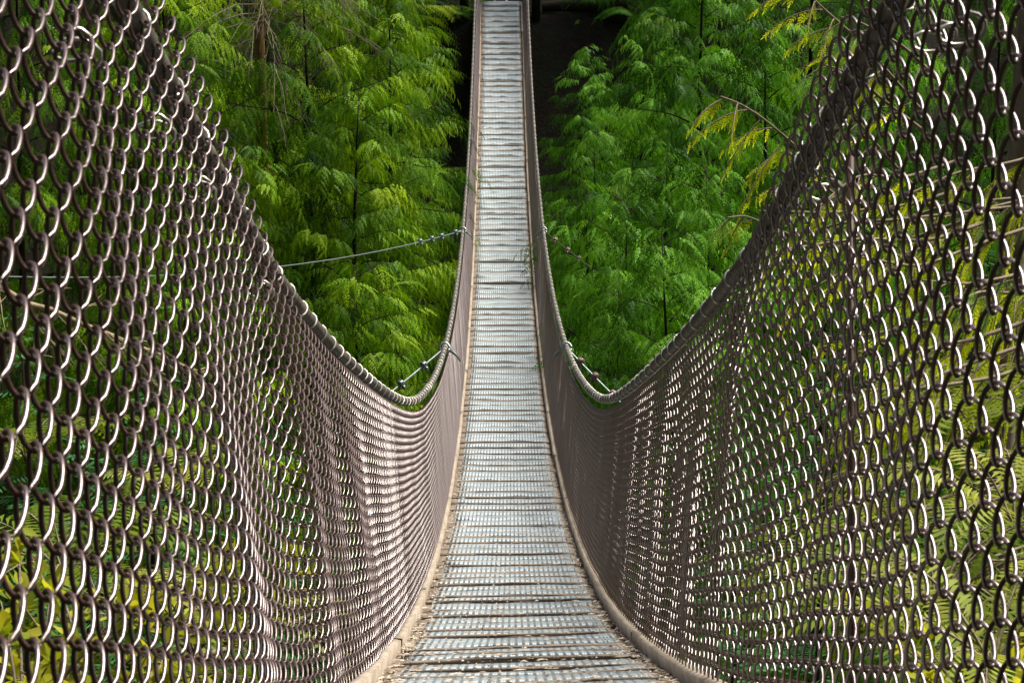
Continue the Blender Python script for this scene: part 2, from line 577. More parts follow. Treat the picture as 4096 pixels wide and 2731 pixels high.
# guy cables
def guy(name_label, A, B, sag, clampt, sd_, mat, clampmat, r=0.011, shk=True):
    root = empty('guy_cable', A)
    tag(root, name_label, 'cable', 'guy cables bracing the bridge')
    A, B = np.asarray(A), np.asarray(B)
    t = np.linspace(0, 1, 60)[:, None]
    P = A + (B - A) * t + np.array([0, 0, -sag]) * (4 * t * (1 - t))
    o = MB().tube(P, r, 6).build('strand', mat, root, smooth=True, loc=A); o.location = (0, 0, 0)
    dl = np.linalg.norm(B - A)
    # doubled tail and clamps
    q = P[:max(2, int(60 * clampt[-1] / dl) + 2)] + np.array([0, -0.01, 0.022])
    for cdist in clampt:
        tt = cdist / dl
        c = A + (B - A) * tt + np.array([0, 0, -sag]) * 4 * tt * (1 - tt)
        d = nrm(B - A)
        side = nrm(np.cross(d, [0, 0, 1.0])); up = np.cross(side, d)
        mb = MB()
        mb.box(c + up * 0.012, d, side, up, 0.020, 0.026, 0.024)
        a = np.linspace(0, math.pi, 9)
        for e in (-0.012, 0.012):
            mb.tube(c + d * e + 0.028 * (side * np.cos(a)[:, None] + up * (0.8 * np.sin(a)[:, None] + 0.6)), 0.007, 5)
        for e in (-1, 1):
            mb.box(c + side * e * 0.028 - up * 0.03, d, side, up, 0.011, 0.011, 0.020)
        o = mb.build('cable_clamp', clampmat, root, loc=A); o.location = (0, 0, 0)
    if shk:
        a = np.linspace(0.2, 2 * math.pi - 0.2, 14)
        mb = MB()
        mb.tube(A + np.stack([0.045 * np.cos(a) , 0.0 * a + 0.02 * np.sin(a), 0.045 * np.sin(a)], -1), 0.013, 6)
        mb.tube([A + np.array([-sd_ * 0.03, 0, -0.01]), A + np.array([-sd_ * 0.10, -0.02, -0.055]), A + np.array([-sd_ * 0.15, -0.03, -0.12])], [0.018, 0.014, 0.008], 6)
        o = mb.build('shackle', M['steel'], root, loc=A); o.location = (0, 0, 0)
    return root
guy('pale thin guy cable running level to the left from the far part of the bridge', cable_pt(s_of_D(25.0), -1), at(-300, 1095, 15.0), 0.25, (0.25, 0.7, 1.0, 1.35), -1, M['steel'], M['steel'], 0.0075)
guy('guy cable dropping steeply from the left main cable, three clamps on it', cable_pt(s_of_D(16.6), -1), at(1180, 1850, 15.2), 0.03, (0.30, 0.62, 0.84), -1, M['steel'], M['steel'], 0.010)
guy('guy cable dropping from the right main cable, reddish clamps on it', cable_pt(s_of_D(16.6), 1), at(2800, 1900, 15.2), 0.03, (0.22, 0.45, 0.72), 1, M['steel'], M['rust'], 0.009)
guy('dark thin guy cable leaving the far right cable into the cedars', cable_pt(s_of_D(25.0), 1), at(2900, 1330, 26.0), 0.2, (0.20, 0.42, 0.62), 1, M['cable'], M['rust'], 0.009)

# loose grit and needles on the boards
mb = MB()
n = 3600
dv = 4.3 + 12 * rng.random(n) ** 1.6
ed = rng.random(n) < 0.45
lx = np.where(ed, np.sign(rng.random(n) - 0.5) * (W / 2 - 0.005 - np.abs(rng.normal(0, 0.04, n))), (rng.random(n) - 0.5) * (W - 0.02))
sv = s_of_D(dv)
C, T, L, U, N = fr(sv)
P = C + L * lx[:, None] + N * (0.012 + rng.random(n) * 0.004)[:, None]
ang = rng.random(n) * 6.283
ln = np.where(rng.random(n) < 0.45, rng.uniform(0.008, 0.03, n), rng.uniform(0.003, 0.008, n))
wd = np.minimum(ln, rng.uniform(0.0015, 0.006, n))
dx = L * np.cos(ang)[:, None] + T * np.sin(ang)[:, None]
dy = -L * np.sin(ang)[:, None] + T * np.cos(ang)[:, None]
up = N * wd[:, None]
a0 = P - dx * ln[:, None]; a1 = P + dx * ln[:, None]; b0 = P - dy * wd[:, None]; b1 = P + dy * wd[:, None]; c0 = P + up
V = np.stack([a0, b0, a1, b1, c0], 1).reshape(-1, 3)
bi = np.arange(n)[:, None] * 5
Fc = np.concatenate([np.hstack([bi + i, bi + j, bi + 4]) for i, j in ((0, 1), (1, 2), (2, 3), (3, 0))])
mb.add(V, Fc, np.repeat(rng.random(n), 5))
tag(mb.build('needle_litter', M['debris'], None, tint=True), 'brown grit, needles and wood crumbs lying on the near boards', 'litter', kind='stuff')

# ------------------------------------------------------------------ ground of the gorge
END = CEN[-1]
prof_y = np.array([-30, -4, 1.5, 4, 8, 12, 17, 22, 27, 33, 38, 41.3, 47, 60, 90, 140.0])
prof_z = np.array([2.0, -0.8, -1.0, -2.2, -4.2, -6.8, -10.5, -12.0, -10.5, -6.5, -2.6, END[2] - 0.25, END[2] + 0.6, 8, 26, 60.0])
def ground_z(x, y):
    x = np.asarray(x, float); y = np.asarray(y, float)
    z = np.interp(y, prof_y, prof_z)
    amp = sstep(1.2, 4, np.abs(x))
    z = z + amp * (0.35 * np.sin(0.9 * x + 0.5 * y) + 0.25 * np.sin(1.7 * x - 1.1 * y + 2) + 0.15 * np.sin(3.1 * x + 2.7 * y))
    z = z + np.clip(-y - 2, 0, 40) * 0.9 + np.clip(np.abs(x) - 16, 0, 60) * 0.75  # slopes behind the camera and at the sides added to block low sky light
    far = sstep(24, 40, y)
    z = z + far * 0.10 * np.clip(np.abs(x) - 3, 0, 12) * np.where(x > 0, -0.4, 0.5)
    return z
gx = np.concatenate([np.linspace(-90, -16, 16)[:-1], np.linspace(-16, 16, 110), np.linspace(16, 90, 16)[1:]])
gy = np.concatenate([np.linspace(-30, 0, 14)[:-1], np.linspace(0, 60, 150), np.linspace(60, 140, 18)[1:]])
X, Y = np.meshgrid(gx, gy)
Z = ground_z(X, Y)
Z = Z + rng.normal(0, 0.05, Z.shape) * (np.abs(X) > 1.2)
V = np.stack([X, Y, Z], -1).reshape(-1, 3)
nX, nY = len(gx), len(gy)
i, j = np.meshgrid(np.arange(nX - 1), np.arange(nY - 1))
q = (j * nX + i).ravel()
tag(MB().add(V, np.stack([q, q + 1, q + nX + 1, q + nX], -1)).build('hillside', M['floor'], None, smooth=True), kind='structure')

# ------------------------------------------------------------------ cedars
def spray_template(npin=9, fine=False, w=0.020):
    V, Fc = [], []
    def kite(b, tip, w, zb, zt):
        b, tip = np.array(b), np.array(tip)
        d = tip - b
        p = np.array([-d[1], d[0]]) / (np.hypot(*d) + 1e-9) * w
        m_ = b + d * 0.45
        i0 = len(V)
        zm = zb * 0.5 + zt * 0.5 + 0.01
        V.extend([(b[0], b[1], zb), (m_[0] + p[0], m_[1] + p[1], zm), (tip[0], tip[1], zt), (m_[0] - p[0], m_[1] - p[1], zm)])
        Fc.append((i0, i0 + 1, i0 + 2, i0 + 3))
    zf = lambda y: -0.30 * y * y
    for i in range(npin):
        y = 0.04 + 0.82 * i / npin
        l = (0.20 * math.sin(math.pi * min(1, (0.25 + 0.75 * (i / npin)))) + 0.08) * (1 - 0.30 * i / npin) * (1.0 if i % 2 else 0.75)
        for sgn in (-1, 1):
            yy = y + (0.03 if sgn > 0 else 0)
            tip = (sgn * l * 0.62, yy + l * 0.75)
            zt = zf(yy) - 0.35 * l
            if fine:
                for q in range(4):
                    t0 = q / 4.0
                    bx = (tip[0] * t0, yy + (tip[1] - yy) * t0)
                    for s2 in (-1, 1):
                        ll = 0.11 * (1 - 0.5 * t0)
                        aa = math.atan2(tip[1] - yy, tip[0]) + s2 * 0.6
                        kite(bx, (bx[0] + ll * math.cos(aa), bx[1] + ll * math.sin(aa)), 0.020, zf(yy) + (zt - zf(yy)) * t0, zf(yy) + (zt - zf(yy)) * (t0 + 0.3))
            kite((0, yy), tip, w if not fine else 0.018, zf(yy), zt)
    kite((0, 0.75), (0, 1.05), 0.04, zf(0.75), zf(1.05))
    kite((0, 0.0), (0, 0.8), 0.012, 0.0, zf(0.8))
    return np.array(V, float), np.array(Fc, int)
SPRAY = spray_template(5, False, 0.038)
SPRAY_LOW = spray_template(6)
SPRAY_FINE = spray_template(9, True)

def add_sprays(mb, O, Dr, Nr, sc, tint, tpl):
    Dr = nrm(Dr)
    Xa = nrm(np.cross(Dr, Nr))
    Na = np.cross(Xa, Dr)
    V, Fc = tpl
    P = O[:, None] + sc[:, None, None] * (V[None, :, 0:1] * Xa[:, None] + V[None, :, 1:2] * Dr[:, None] + V[None, :, 2:3] * Na[:, None])
    n = len(O)
    Fa = (Fc[None] + (np.arange(n) * len(V))[:, None, None]).reshape(-1, 4)
    mb.add(P.reshape(-1, 3), Fa, np.repeat(tint, len(V)))

def bough(rg, wood, base, az, L, rise, sprays, dens=1.0, r0=None, tbase=0.5, ss=1.0):
    """one drooping limb with hanging twigs of flat sprays"""
    t = np.linspace(0, 1, 9)
    bend = rg.normal(0, 0.25)
    dirx = np.stack([np.cos(az + bend * t), np.sin(az + bend * t)], -1)
    pr = np.zeros((9, 3))
    pr[:, :2] = np.cumsum(dirx, 0) * L / 9
    pr[:, 2] = L * (rise * t - 0.75 * t ** 2 + 0.42 * t ** 3)
    P = base + pr
    r0 = r0 or 0.005 + 0.006 * L
    wood.tube(P, np.linspace(r0, 0.0025, 9), 4)
    Tn = nrm(np.gradient(P, axis=0))
    ntw = max(3, int(L / 0.095 * dens))
    tb = tbase + rg.normal(0, 0.19)
    for i in range(ntw):
        u = 0.14 + 0.86 * (i + rg.random() * 0.7) / ntw
        u = min(u, 1.0)
        p = np.array([np.interp(u, t, P[:, k]) for k in range(3)])
        tg = np.array([np.interp(u, t, Tn[:, k]) for k in range(3)])
        sd = nrm(np.cross(tg, [0, 0, 1.0])) * (1 if i % 2 else -1)
        l = (0.20 + 0.42 * min(L, 2.4) ** 0.7 * math.sin(math.pi * min(0.97, 0.25 + 0.72 * u))) * rg.uniform(0.6, 1.3)
        d0 = nrm(tg * 0.75 + sd * rg.uniform(0.45, 0.95) + np.array([0, 0, -0.05]))
        if i >= ntw - 1: d0 = tg
        m = max(5, int(l / 0.038))
        tq = (np.arange(m) + 0.5) / m
        dr = rg.uniform(0.45, 0.95)
        q = p + d0 * (l * tq)[:, None] + np.array([0, 0, -1.0]) * (dr * l * tq ** 2)[:, None]
        tw = nrm(d0 + np.array([0, 0, -2.0 * dr]) * tq[:, None])
        alt = np.where(np.arange(m) % 2 == 0, 1.0, -1.0)[:, None]
        sidev = nrm(np.cross(tw, nrm(np.array([0, 0, 1.0]) + rg.normal(0, 0.35, 3))))
        Dr = tw * 0.62 + sidev * alt * 0.62 + np.array([0, 0, -0.42]) + rg.normal(0, 0.07, (m, 3))
        Dr[-1] = tw[-1]
        Nr = np.cross(sidev, tw) + rg.normal(0, 0.18, (m, 3))
        sc = rg.uniform(0.11, 0.18, m) * ss * (0.55 + 0.75 * np.sin(np.pi * np.clip(0.18 + 0.74 * tq, 0, 1)))
        sprays.append((q, Dr, Nr, sc, np.clip(tb + 0.10 * u + rg.normal(0, 0.09) + rg.normal(0, 0.05, m), 0, 0.97 if rg.random() > 0.004 else 1.0)))

def make_cedar(seed, H, R0, leaf, low=0.04, dens=1.0, tpl=None, r_trunk=None, step=0.15, top_pow=0.8):
    rg = np.random.default_rng(seed)
    root = empty('cedar_tree')
    wood = MB()
    tp = np.linspace(0, 1, 12)
    lean = rg.normal(0, 0.02, 2)
    wob = np.stack([lean[0] * tp * H + 0.06 * np.sin(5 * tp + seed), lean[1] * tp * H + 0.06 * np.cos(4 * tp + seed), tp * H], -1)
    rt = r_trunk or 0.010 * H
    wood.tube(wob, rt * (1 - tp) ** 0.9 + 0.003, 8)
    sprays = []
    h = H * low
    az = rg.random() * 6.28
    while h < H * 0.998:
        q = h / H
        L = R0 * (1 - q) ** top_pow * rg.uniform(0.65, 1.2) + 0.16
        b = np.array([np.interp(q, tp, wob[:, k]) for k in range(3)])
        az += 2.4 + rg.normal(0, 0.3)
        bough(rg, wood, b, az, L, 0.10 + 0.75 * q ** 2 + rg.normal(0, 0.10), sprays, dens, tbase=0.42 + rg.normal(0, 0.08))
        h += step * rg.uniform(0.6, 1.4) * (1.25 - 0.6 * q) * max(1.0, H / 9)
        for _ in range(1):   # short inner shoots that hide the stem
            hb = max(0.2, h - rg.uniform(0, 0.2))
            bough(rg, wood, np.array([np.interp(hb / H, tp, wob[:, k]) for k in range(3)]), rg.uniform(0, 6.28), min(L * 0.35, 0.5) + 0.1, 0.1, sprays, 0.8, tbase=0.35)
    mb = MB()
    O, Dr, Nr, sc, ti = (np.concatenate([x[k] for x in sprays]) for k in range(5))
    add_sprays(mb, O, Dr, Nr, sc, ti, tpl or SPRAY)
    mb.build('crown', leaf, root, tint=True)
    wood.build('trunk', M['bark'], root, smooth=True)
    return root

K = 4096 / 2352
protoW = [make_cedar(11, 9.0, 2.9, M['cedar_warm']), make_cedar(12, 8.0, 2.6, M['cedar_warm']), make_cedar(13, 10.0, 3.1, M['cedar_warm'])]
protoC = [make_cedar(21, 8.0, 2.5, M['cedar_cool']), make_cedar(22, 7.0, 2.2, M['cedar_cool']), make_cedar(23, 9.0, 2.7, M['cedar_cool'])]
used = set()
def plant(proto, H0, x2, D, topy, label, rz, hmax=20):
    """stand a cedar on the slope under pixel column x2 at depth D, its leader reaching picture height topy"""
    P = at2(x2, topy, D)
    gz = float(ground_z(P[0], P[1])) - 0.15
    h = min(max(P[2] - gz, 2.5), hmax)
    if id(proto) in used:
        o = copy_tree(proto)
    else:
        o = proto; used.add(id(proto))
    sc = h / H0
    o.location = (P[0], P[1], gz)
    o.rotation_euler = (0, 0, rz)
    o.scale = (max(0.75, min(1.25, sc)),) * 2 + (sc,)
    tag(o, label, 'tree', 'cedars covering the far bank')
    return o
# left of the bridge
W_, C_ = protoW, protoC
plant(W_[0], 9, 700, 25.5, -120, 'yellow-green cedar midway between the left fence and the bridge, broad drooping boughs', 0.3)
plant(W_[1], 8, 905, 27, -60, 'yellow-green cedar close to the left of the far bridge, feathery top against the dark', 2.1)
plant(W_[2], 10, 480, 25, -260, 'tall yellow-green cedar behind the bare twigs at the upper left', 4.0)
plant(W_[1], 8, 800, 20.5, 610, 'low dark cedar under the level guy cable on the left', 5.1)
plant(W_[0], 9, 925, 30, 330, 'cedar tucked against the left main cable halfway up the bridge', 1.2)
plant(W_[2], 10, 250, 27, -300, 'cedar seen through the upper mesh of the left fence', 0.9)
plant(W_[1], 8, 20, 24, -250, 'cedar seen through the mesh at the extreme left', 3.3)
plant(W_[0], 9, 915, 22, 660, 'small cedar beside the lowest point of the left main cable', 2.7)
plant(W_[2], 10, 620, 33, -400, 'tall shaded cedar standing behind the other left cedars', 5.6)
plant(W_[0], 9, 380, 19, 420, 'cedar behind the middle of the left fence, half hidden by mesh', 4.4)
# right of the bridge
plant(C_[0], 8, 1355, 34, 105, 'small pointed cedar just right of the far end of the bridge', 0.5)
plant(C_[1], 7, 1462, 31, 45, 'slender cedar with a bright leader below the dark log wall', 1.9)
plant(C_[2], 9, 1640, 28, -150, 'tall fresh-green cedar behind the yellow branch at the upper right', 2.8)
plant(C_[0], 8, 1500, 24, 330, 'fresh-green cedar in the middle of the right bank, rounded bright sprays', 3.9)
plant(C_[1], 7, 1375, 25.5, 420, 'cedar beside the right main cable halfway up the bridge', 5.0)
plant(C_[2], 9, 1400, 20.5, 620, 'low cedar behind the lowest point of the right main cable', 0.2)
plant(C_[0], 8, 1690, 22, 380, 'cedar close behind the upper edge of the right fence', 1.4)
plant(C_[1], 7, 1560, 30, 150, 'cedar between the pointed ones and the tall one on the right bank', 4.7)
plant(C_[2], 9, 1850, 30, -250, 'tall cedar behind the blue-green fronds at the upper right', 5.5)
plant(C_[0], 8, 2080, 25, -150, 'cedar seen through the upper mesh of the right fence', 2.3)
plant(C_[1], 7, 2280, 22, -100, 'cedar seen through the mesh at the extreme right', 3.0)
plant(C_[2], 9, 1900, 19, 500, 'cedar behind the middle of the right fence, half hidden by mesh', 1.0)
plant(W_[1], 8, 560, 25, 330, 'cedar whose drooping boughs fill the gap above the left fence', 2.5)
plant(W_[0], 9, 830, 31, -220, 'tall cedar behind the pair left of the far bridge', 4.6)
plant(W_[2], 10, 760, 25.5, 180, 'broad cedar with hanging curtains of sprays left of the bridge', 0.2)
plant(W_[1], 8, 330, 22, 60, 'cedar behind the upper left mesh below the bare twigs', 1.7)
plant(W_[2], 10, 965, 33.5, 120, 'shaded cedar hard against the left side of the upper bridge', 3.8)
plant(C_[1], 7, 1440, 21.5, 440, 'bright cedar low on the right bank, near the cable', 0.8)
plant(C_[0], 8, 1760, 25, 60, 'cedar behind the yellow branch over the right fence', 3.3)
plant(C_[2], 9, 1350, 29, 300, 'cedar against the right side of the upper bridge', 5.9)
plant(C_[0], 8, 1590, 20, 520, 'cedar low behind the right fence where the cable dips', 2.2)
plant(C_[1], 7, 1990, 23, 100, 'cedar behind the blue-green fronds and the upper right mesh', 4.2)
plant(W_[0], 9, 1010, 40.5, -130, 'shaded cedar left of the far landing', 2.0)
plant(C_[0], 8, 1420, 41, -160, 'shaded cedar right of the log wall', 5.2)
plant(C_[2], 9, 1560, 38, -200, 'tall shaded cedar behind the pointed cedars on the right', 0.4)
plant(W_[2], 10, 880, 38, -250, 'tall shaded cedar behind the trees left of the far bridge', 1.1)
# tall shading cedars past the far end
for (x, y, rz, pr, H0, lab) in ((-4.2, 46, 0.4, W_[2], 10, 'tall dark cedar beyond the far end, left of the landing'),
                                (3.9, 48, 2.4, C_[2], 9, 'tall dark cedar beyond the far end, right of the landing'),
                                (-8.5, 50, 1.4, W_[0], 9, 'dark cedar high on the slope at the upper left'),
                                (4.7, 42.6, 1.9, C_[2], 9, 'tall shading cedar standing beside the far landing on its right'),
                                (8.5, 51, 3.4, C_[0], 8, 'dark cedar high on the slope at the upper right')):
    o = copy_tree(pr)
    gz = float(ground_z(x, y))
    sc = 17.0 / H0
    o.location = (x, y, gz - 0.2); o.rotation_euler = (0, 0, rz); o.scale = (sc * 0.85, sc * 0.85, sc)
    tag(o, lab, 'tree', 'cedars covering the far bank')

# ------------------------------------------------------------------ near cedar reaching in from the right
root = empty('cedar_tree')
rb = at2(2300, 700, 9.5)
gz = float(ground_z(rb[0], rb[1]))
root.location = (rb[0], rb[1], gz)
tag(root, 'near cedar behind the right fence, reaching yellow and blue-green fronds over its top', 'tree')
RB = np.array([rb[0], rb[1], gz])
wood = MB(); mb = MB()
rg = np.random.default_rng(5)
tz = np.linspace(0, 1, 8)
wood.tube(np.stack([RB[0] + 0.1 * tz, RB[1] + 0 * tz, RB[2] + 8 * tz], -1), 0.10 * (1 - 0.8 * tz), 8)
def frond_branch(px, D0, D1, tint, n_side, flen, tpl=SPRAY, ssz=0.10):
    P = np.array([at2(x, y, D0 + (D1 - D0) * i / (len(px) - 1)) for i, (x, y) in enumerate(px)])
    t = np.linspace(0, 1, len(px)); tf = np.linspace(0, 1, 24)
    Q = np.stack([np.interp(tf, t, P[:, k]) for k in range(3)], -1)
    for _ in range(3):
        Q[1:-1] = 0.25 * Q[:-2] + 0.5 * Q[1:-1] + 0.25 * Q[2:]
    wood.tube(Q, np.linspace(0.011, 0.004, 24), 5)
    Tn = nrm(np.gradient(Q, axis=0))
    for i in range(n_side):
        u = 0.04 + 0.96 * (i + 0.5) / n_side
        k = u * 23
        p = np.array([np.interp(k, np.arange(24), Q[:, c]) for c in range(3)])
        tg = np.array([np.interp(k, np.arange(24), Tn[:, c]) for c in range(3)])
        sd = 1 if i % 2 else -1
        d0 = nrm(tg * 0.75 + np.array([-0.55 if sd > 0 else 0.10, rg.normal(0, 0.4), -0.25 if sd > 0 else -0.6]))
        l = flen * rg.uniform(0.75, 1.15) * (1.0 - 0.55 * u)
        m = max(3, int(l / 0.020))
        tq = np.linspace(0.12, 1, m)
        q = p + d0 * (l * tq)[:, None] + np.array([0, 0, -1.0]) * (0.45 * l * tq ** 2)[:, None]
        wood.tube(np.vstack([[p], q]), np.linspace(0.004, 0.002, m + 1), 4)
        tw = nrm(d0 + np.array([0, 0, -0.9]) * tq[:, None])
        Dr = tw * 0.6 + np.array([0, 0, -0.75]) + rg.normal(0, 0.20, (m, 3))
        Nr = np.array([0, -0.7, 0.4]) + rg.normal(0, 0.4, (m, 3))
        sc = ssz * rg.uniform(0.7, 1.1, m) * (1.05 - 0.45 * tq)
        add_sprays(mb, q, Dr, Nr, sc, np.clip(tint + rg.normal(0, 0.08, m), 0, 1), tpl)
frond_branch([(1990, 470), (1920, 415), (1845, 352), (1800, 312), (1750, 270), (1700, 238), (1655, 222)], 9.6, 8.6, 0.85, 10, 0.52)
frond_branch([(2130, 270), (2060, 190), (1990, 108), (1930, 55), (1885, 15), (1840, -30)], 9.6, 8.8, 0.82, 10, 0.55)
frond_branch([(2120, 300), (2040, 240), (1975, 185), (1930, 160), (1895, 150)], 9.4, 8.8, 0.22, 8, 0.50)
frond_branch([(2150, 180), (2080, 110), (2010, 70), (1960, 45), (1930, 40)], 9.4, 8.8, 0.25, 7, 0.40)
frond_branch([(2100, 430), (2010, 330), (1960, 265), (1910, 225)], 9.4, 8.9, 0.20, 8, 0.50)
frond_branch([(1990, 640), (1860, 560), (1752, 512), (1710, 495), (1670, 500)], 9.3, 8.8, 0.55, 6, 0.26)
frond_branch([(2120, 620), (2000, 520), (1900, 430), (1840, 400)], 9.4, 8.8, 0.45, 8, 0.50)
for k in range(40):
    y0 = rg.uniform(350, 1500); x0 = rg.uniform(2050, 2420)
    ln = rg.uniform(180, 380)
    frond_branch([(x0 + 120, y0 - 40), (x0, y0), (x0 - ln * 0.5, y0 + rg.uniform(-20, 60)), (x0 - ln, y0 + rg.uniform(0, 140))], rg.uniform(7.5, 9.5), rg.uniform(6.5, 9), rg.choice([0.4, 0.6, 0.8, 0.9]), 7, 0.42, SPRAY, 0.11)
o = mb.build('crown', M['cedar_near'], root, tint=True, loc=RB); o.location = (0, 0, 0)
o = wood.build('trunk', M['twig'], root, smooth=True, loc=RB); o.location = (0, 0, 0)

# ------------------------------------------------------------------ dead snag with bare drooping branches (upper left)
def twigs(wood, rg, p, d, L, r, depth, droop=0.5):
    m = 7
    t = np.linspace(0, 1, m)
    P = p + d * (L * t)[:, None] + np.array([0, 0, -1.0]) * (droop * L * t ** 2)[:, None] + np.cumsum(rg.normal(0, 0.018 * L, (m, 3)), 0)
    wood.tube(P, np.linspace(r, r * 0.35, m), 4 if depth < 2 else 3, cap=False)
    if depth >= 2: return
    n = int(rg.integers(5, 9)) if depth == 0 else int(rg.integers(3, 6))
    for i in range(n):
        u = rg.uniform(0.15, 0.97)
        q = np.array([np.interp(u, t, P[:, k]) for k in range(3)])
        tg = nrm(P[min(m - 1, int(u * 6) + 1)] - P[max(0, int(u * 6))])
        dd = nrm(tg + rg.normal(0, 0.55, 3) * np.array([1, 0.8, 0.6]))
        twigs(wood, rg, q, dd, L * rg.uniform(0.28, 0.5) * (1.2 - 0.6 * u), max(r * 0.5, 0.0035), depth + 1, droop * 0.8)
rg = np.random.default_rng(31)
tp = at2(598, -120, 26.5)
gz = float(ground_z(tp[0], tp[1]))
root = empty('dead_tree', (tp[0], tp[1], gz))
tag(root, 'bare dead tree with an orange split trunk and grey drooping twigs at the upper left', 'tree')
SB = np.array([tp[0], tp[1], gz])
wd_ = MB()
t = np.linspace(0, 1, 14)
wd_.tube(np.stack([SB[0] + 0.05 * np.sin(6 * t), SB[1] + 0 * t, SB[2] + (tp[2] + 1.0 - SB[2]) * t], -1), 0.13 - 0.06 * t, 8)
o = wd_.build('trunk', M['snag'], root, smooth=True, loc=SB); o.location = (0, 0, 0)
wd_ = MB()
for k in range(26):
    p = at2(598, rg.uniform(-260, 60), 26.5)
    az = rg.uniform(0, 6.28)
    twigs(wd_, rg, p, nrm(np.array([math.cos(az), math.sin(az) * 0.7 - 0.35, rg.uniform(-0.2, 0.35)])), rg.uniform(1.2, 2.6), 0.014, 0, 0.5)
o = wd_.build('bare_branches', M['twig'], root, smooth=True, loc=SB); o.location = (0, 0, 0)

# fallen dead boughs behind the left fence
rg = np.random.default_rng(41)
for (pa, pb, D, lab) in (((-60, 640), (470, 860), 8.5, 'pale dead bough with many twigs lying across behind the left fence'),
                         ((330, 1560), (740, 1400), 7.6, 'brown dead bough low behind the left fence'),
                         ((2420, 760), (1960, 1010), 8.2, 'grey dead bough with bare twigs behind the right fence')):
    A, B = at2(*pa, D), at2(*pb, D + 0.5)
    root = empty('fallen_branch', A)
    tag(root, lab, 'branch')
    w1, w2 = MB(), MB()
    t = np.linspace(0, 1, 10)[:, None]
    P = A + (B - A) * t + rg.normal(0, 0.01, (10, 3))
    w1.tube(P, np.linspace(0.020, 0.007, 10), 6)
    for k in range(30):
        u = rg.random()
        p = A + (B - A) * u
        twigs(w2, rg, p, nrm((B - A) * 0.7 + rg.normal(0, 0.5, 3) + np.array([0, 0, -0.25])), rg.uniform(0.2, 0.5), 0.005, 1, 0.3)
    o = w1.build('stem', M['deadwood'], root, smooth=True, loc=A); o.location = (0, 0, 0)
    o = w2.build('bare_twigs', M['deadwood'], root, smooth=True, loc=A); o.location = (0, 0, 0)

# ------------------------------------------------------------------ ferns, shrub and hemlock saplings under the bridge
def make_fern(seed, nf, L, tb):
    rg = np.random.default_rng(seed)
    root = empty('sword_fern')
    mb, st = MB(), MB()
    for i in range(nf):
        az = 6.283 * i / nf + rg.normal(0, 0.25)
        l = L * rg.uniform(0.7, 1.15)
        t = np.linspace(0, 1, 26)
        ra = l * 0.85 * t
        z = l * (0.95 * t - 0.85 * t ** 2)
        P = np.stack([np.cos(az) * ra, np.sin(az) * ra, z], -1)
        st.tube(P[::3], np.linspace(0.006, 0.002, len(P[::3])), 3, cap=False)
        Tn = nrm(np.gradient(P, axis=0))
        sdv = np.array([-math.sin(az), math.cos(az), 0])
        pw = 0.13 * l * np.sin(np.pi * np.clip(0.12 + 0.86 * t, 0, 1)) ** 0.7
        for sg in (-1, 1):
            tip = P + sdv * sg * pw[:, None] + Tn * 0.35 * pw[:, None] + np.array([0, 0, -0.25]) * pw[:, None]
            a = P - Tn * 0.014 * l; b = P + Tn * 0.014 * l
            mid = P * 0.45 + tip * 0.55 + Tn * 0.016 * l
            V = np.stack([a, mid - Tn * 0.022 * l, tip, mid], 1).reshape(-1, 3)
            mb.add(V, np.arange(len(V)).reshape(-1, 4), np.clip(tb + rg.normal(0, 0.1), 0, 1))
    mb.build('fronds', M['fern_leaf'], root, tint=True)
    st.build('stem', M['twig'], root)
    return root
fern0 = [make_fern(3, 13, 0.85, 0.45), make_fern(4, 11, 0.7, 0.75)]
fern_spots = [  # x2, y2, D, label
    (2150, 1400, 5.2, 'pale sword fern low behind the right fence, nearest its bottom corner'),
    (2330, 1210, 6.2, 'sword fern at the extreme right behind the fence, sunlit fronds'),
    (1960, 1450, 6.6, 'sword fern arching just outside the right edge board'),
    (2060, 1230, 8.0, 'sword fern behind the right fence under the yellow cedar fronds'),
    (2240, 1010, 7.2, 'sword fern higher on the bank behind the right fence'),
    (2280, 1530, 4.6, 'large sword fern in the bottom right corner behind the mesh'),
    (150, 1330, 7.4, 'sword fern behind the lower left mesh beside the yellow shrub'),
    (520, 1480, 6.6, 'sword fern low behind the left fence near the boards'),
    (60, 1060, 9.0, 'sword fern at the extreme left behind the fence'),
    (400, 1130, 10.0, 'sword fern behind the middle of the left fence')]
for i, (x, y, D, lab) in enumerate(fern_spots):
    o = fern0[i % 2] if i < 2 else copy_tree(fern0[i % 2])
    P = at2(x, y, D)
    o.location = P; o.rotation_euler = (0.1, -0.15, i * 1.3)
    s_ = 0.9 + 0.25 * ((i * 37) % 5) / 5
    o.scale = (s_,) * 3
    tag(o, lab, 'fern', 'sword ferns on the banks')

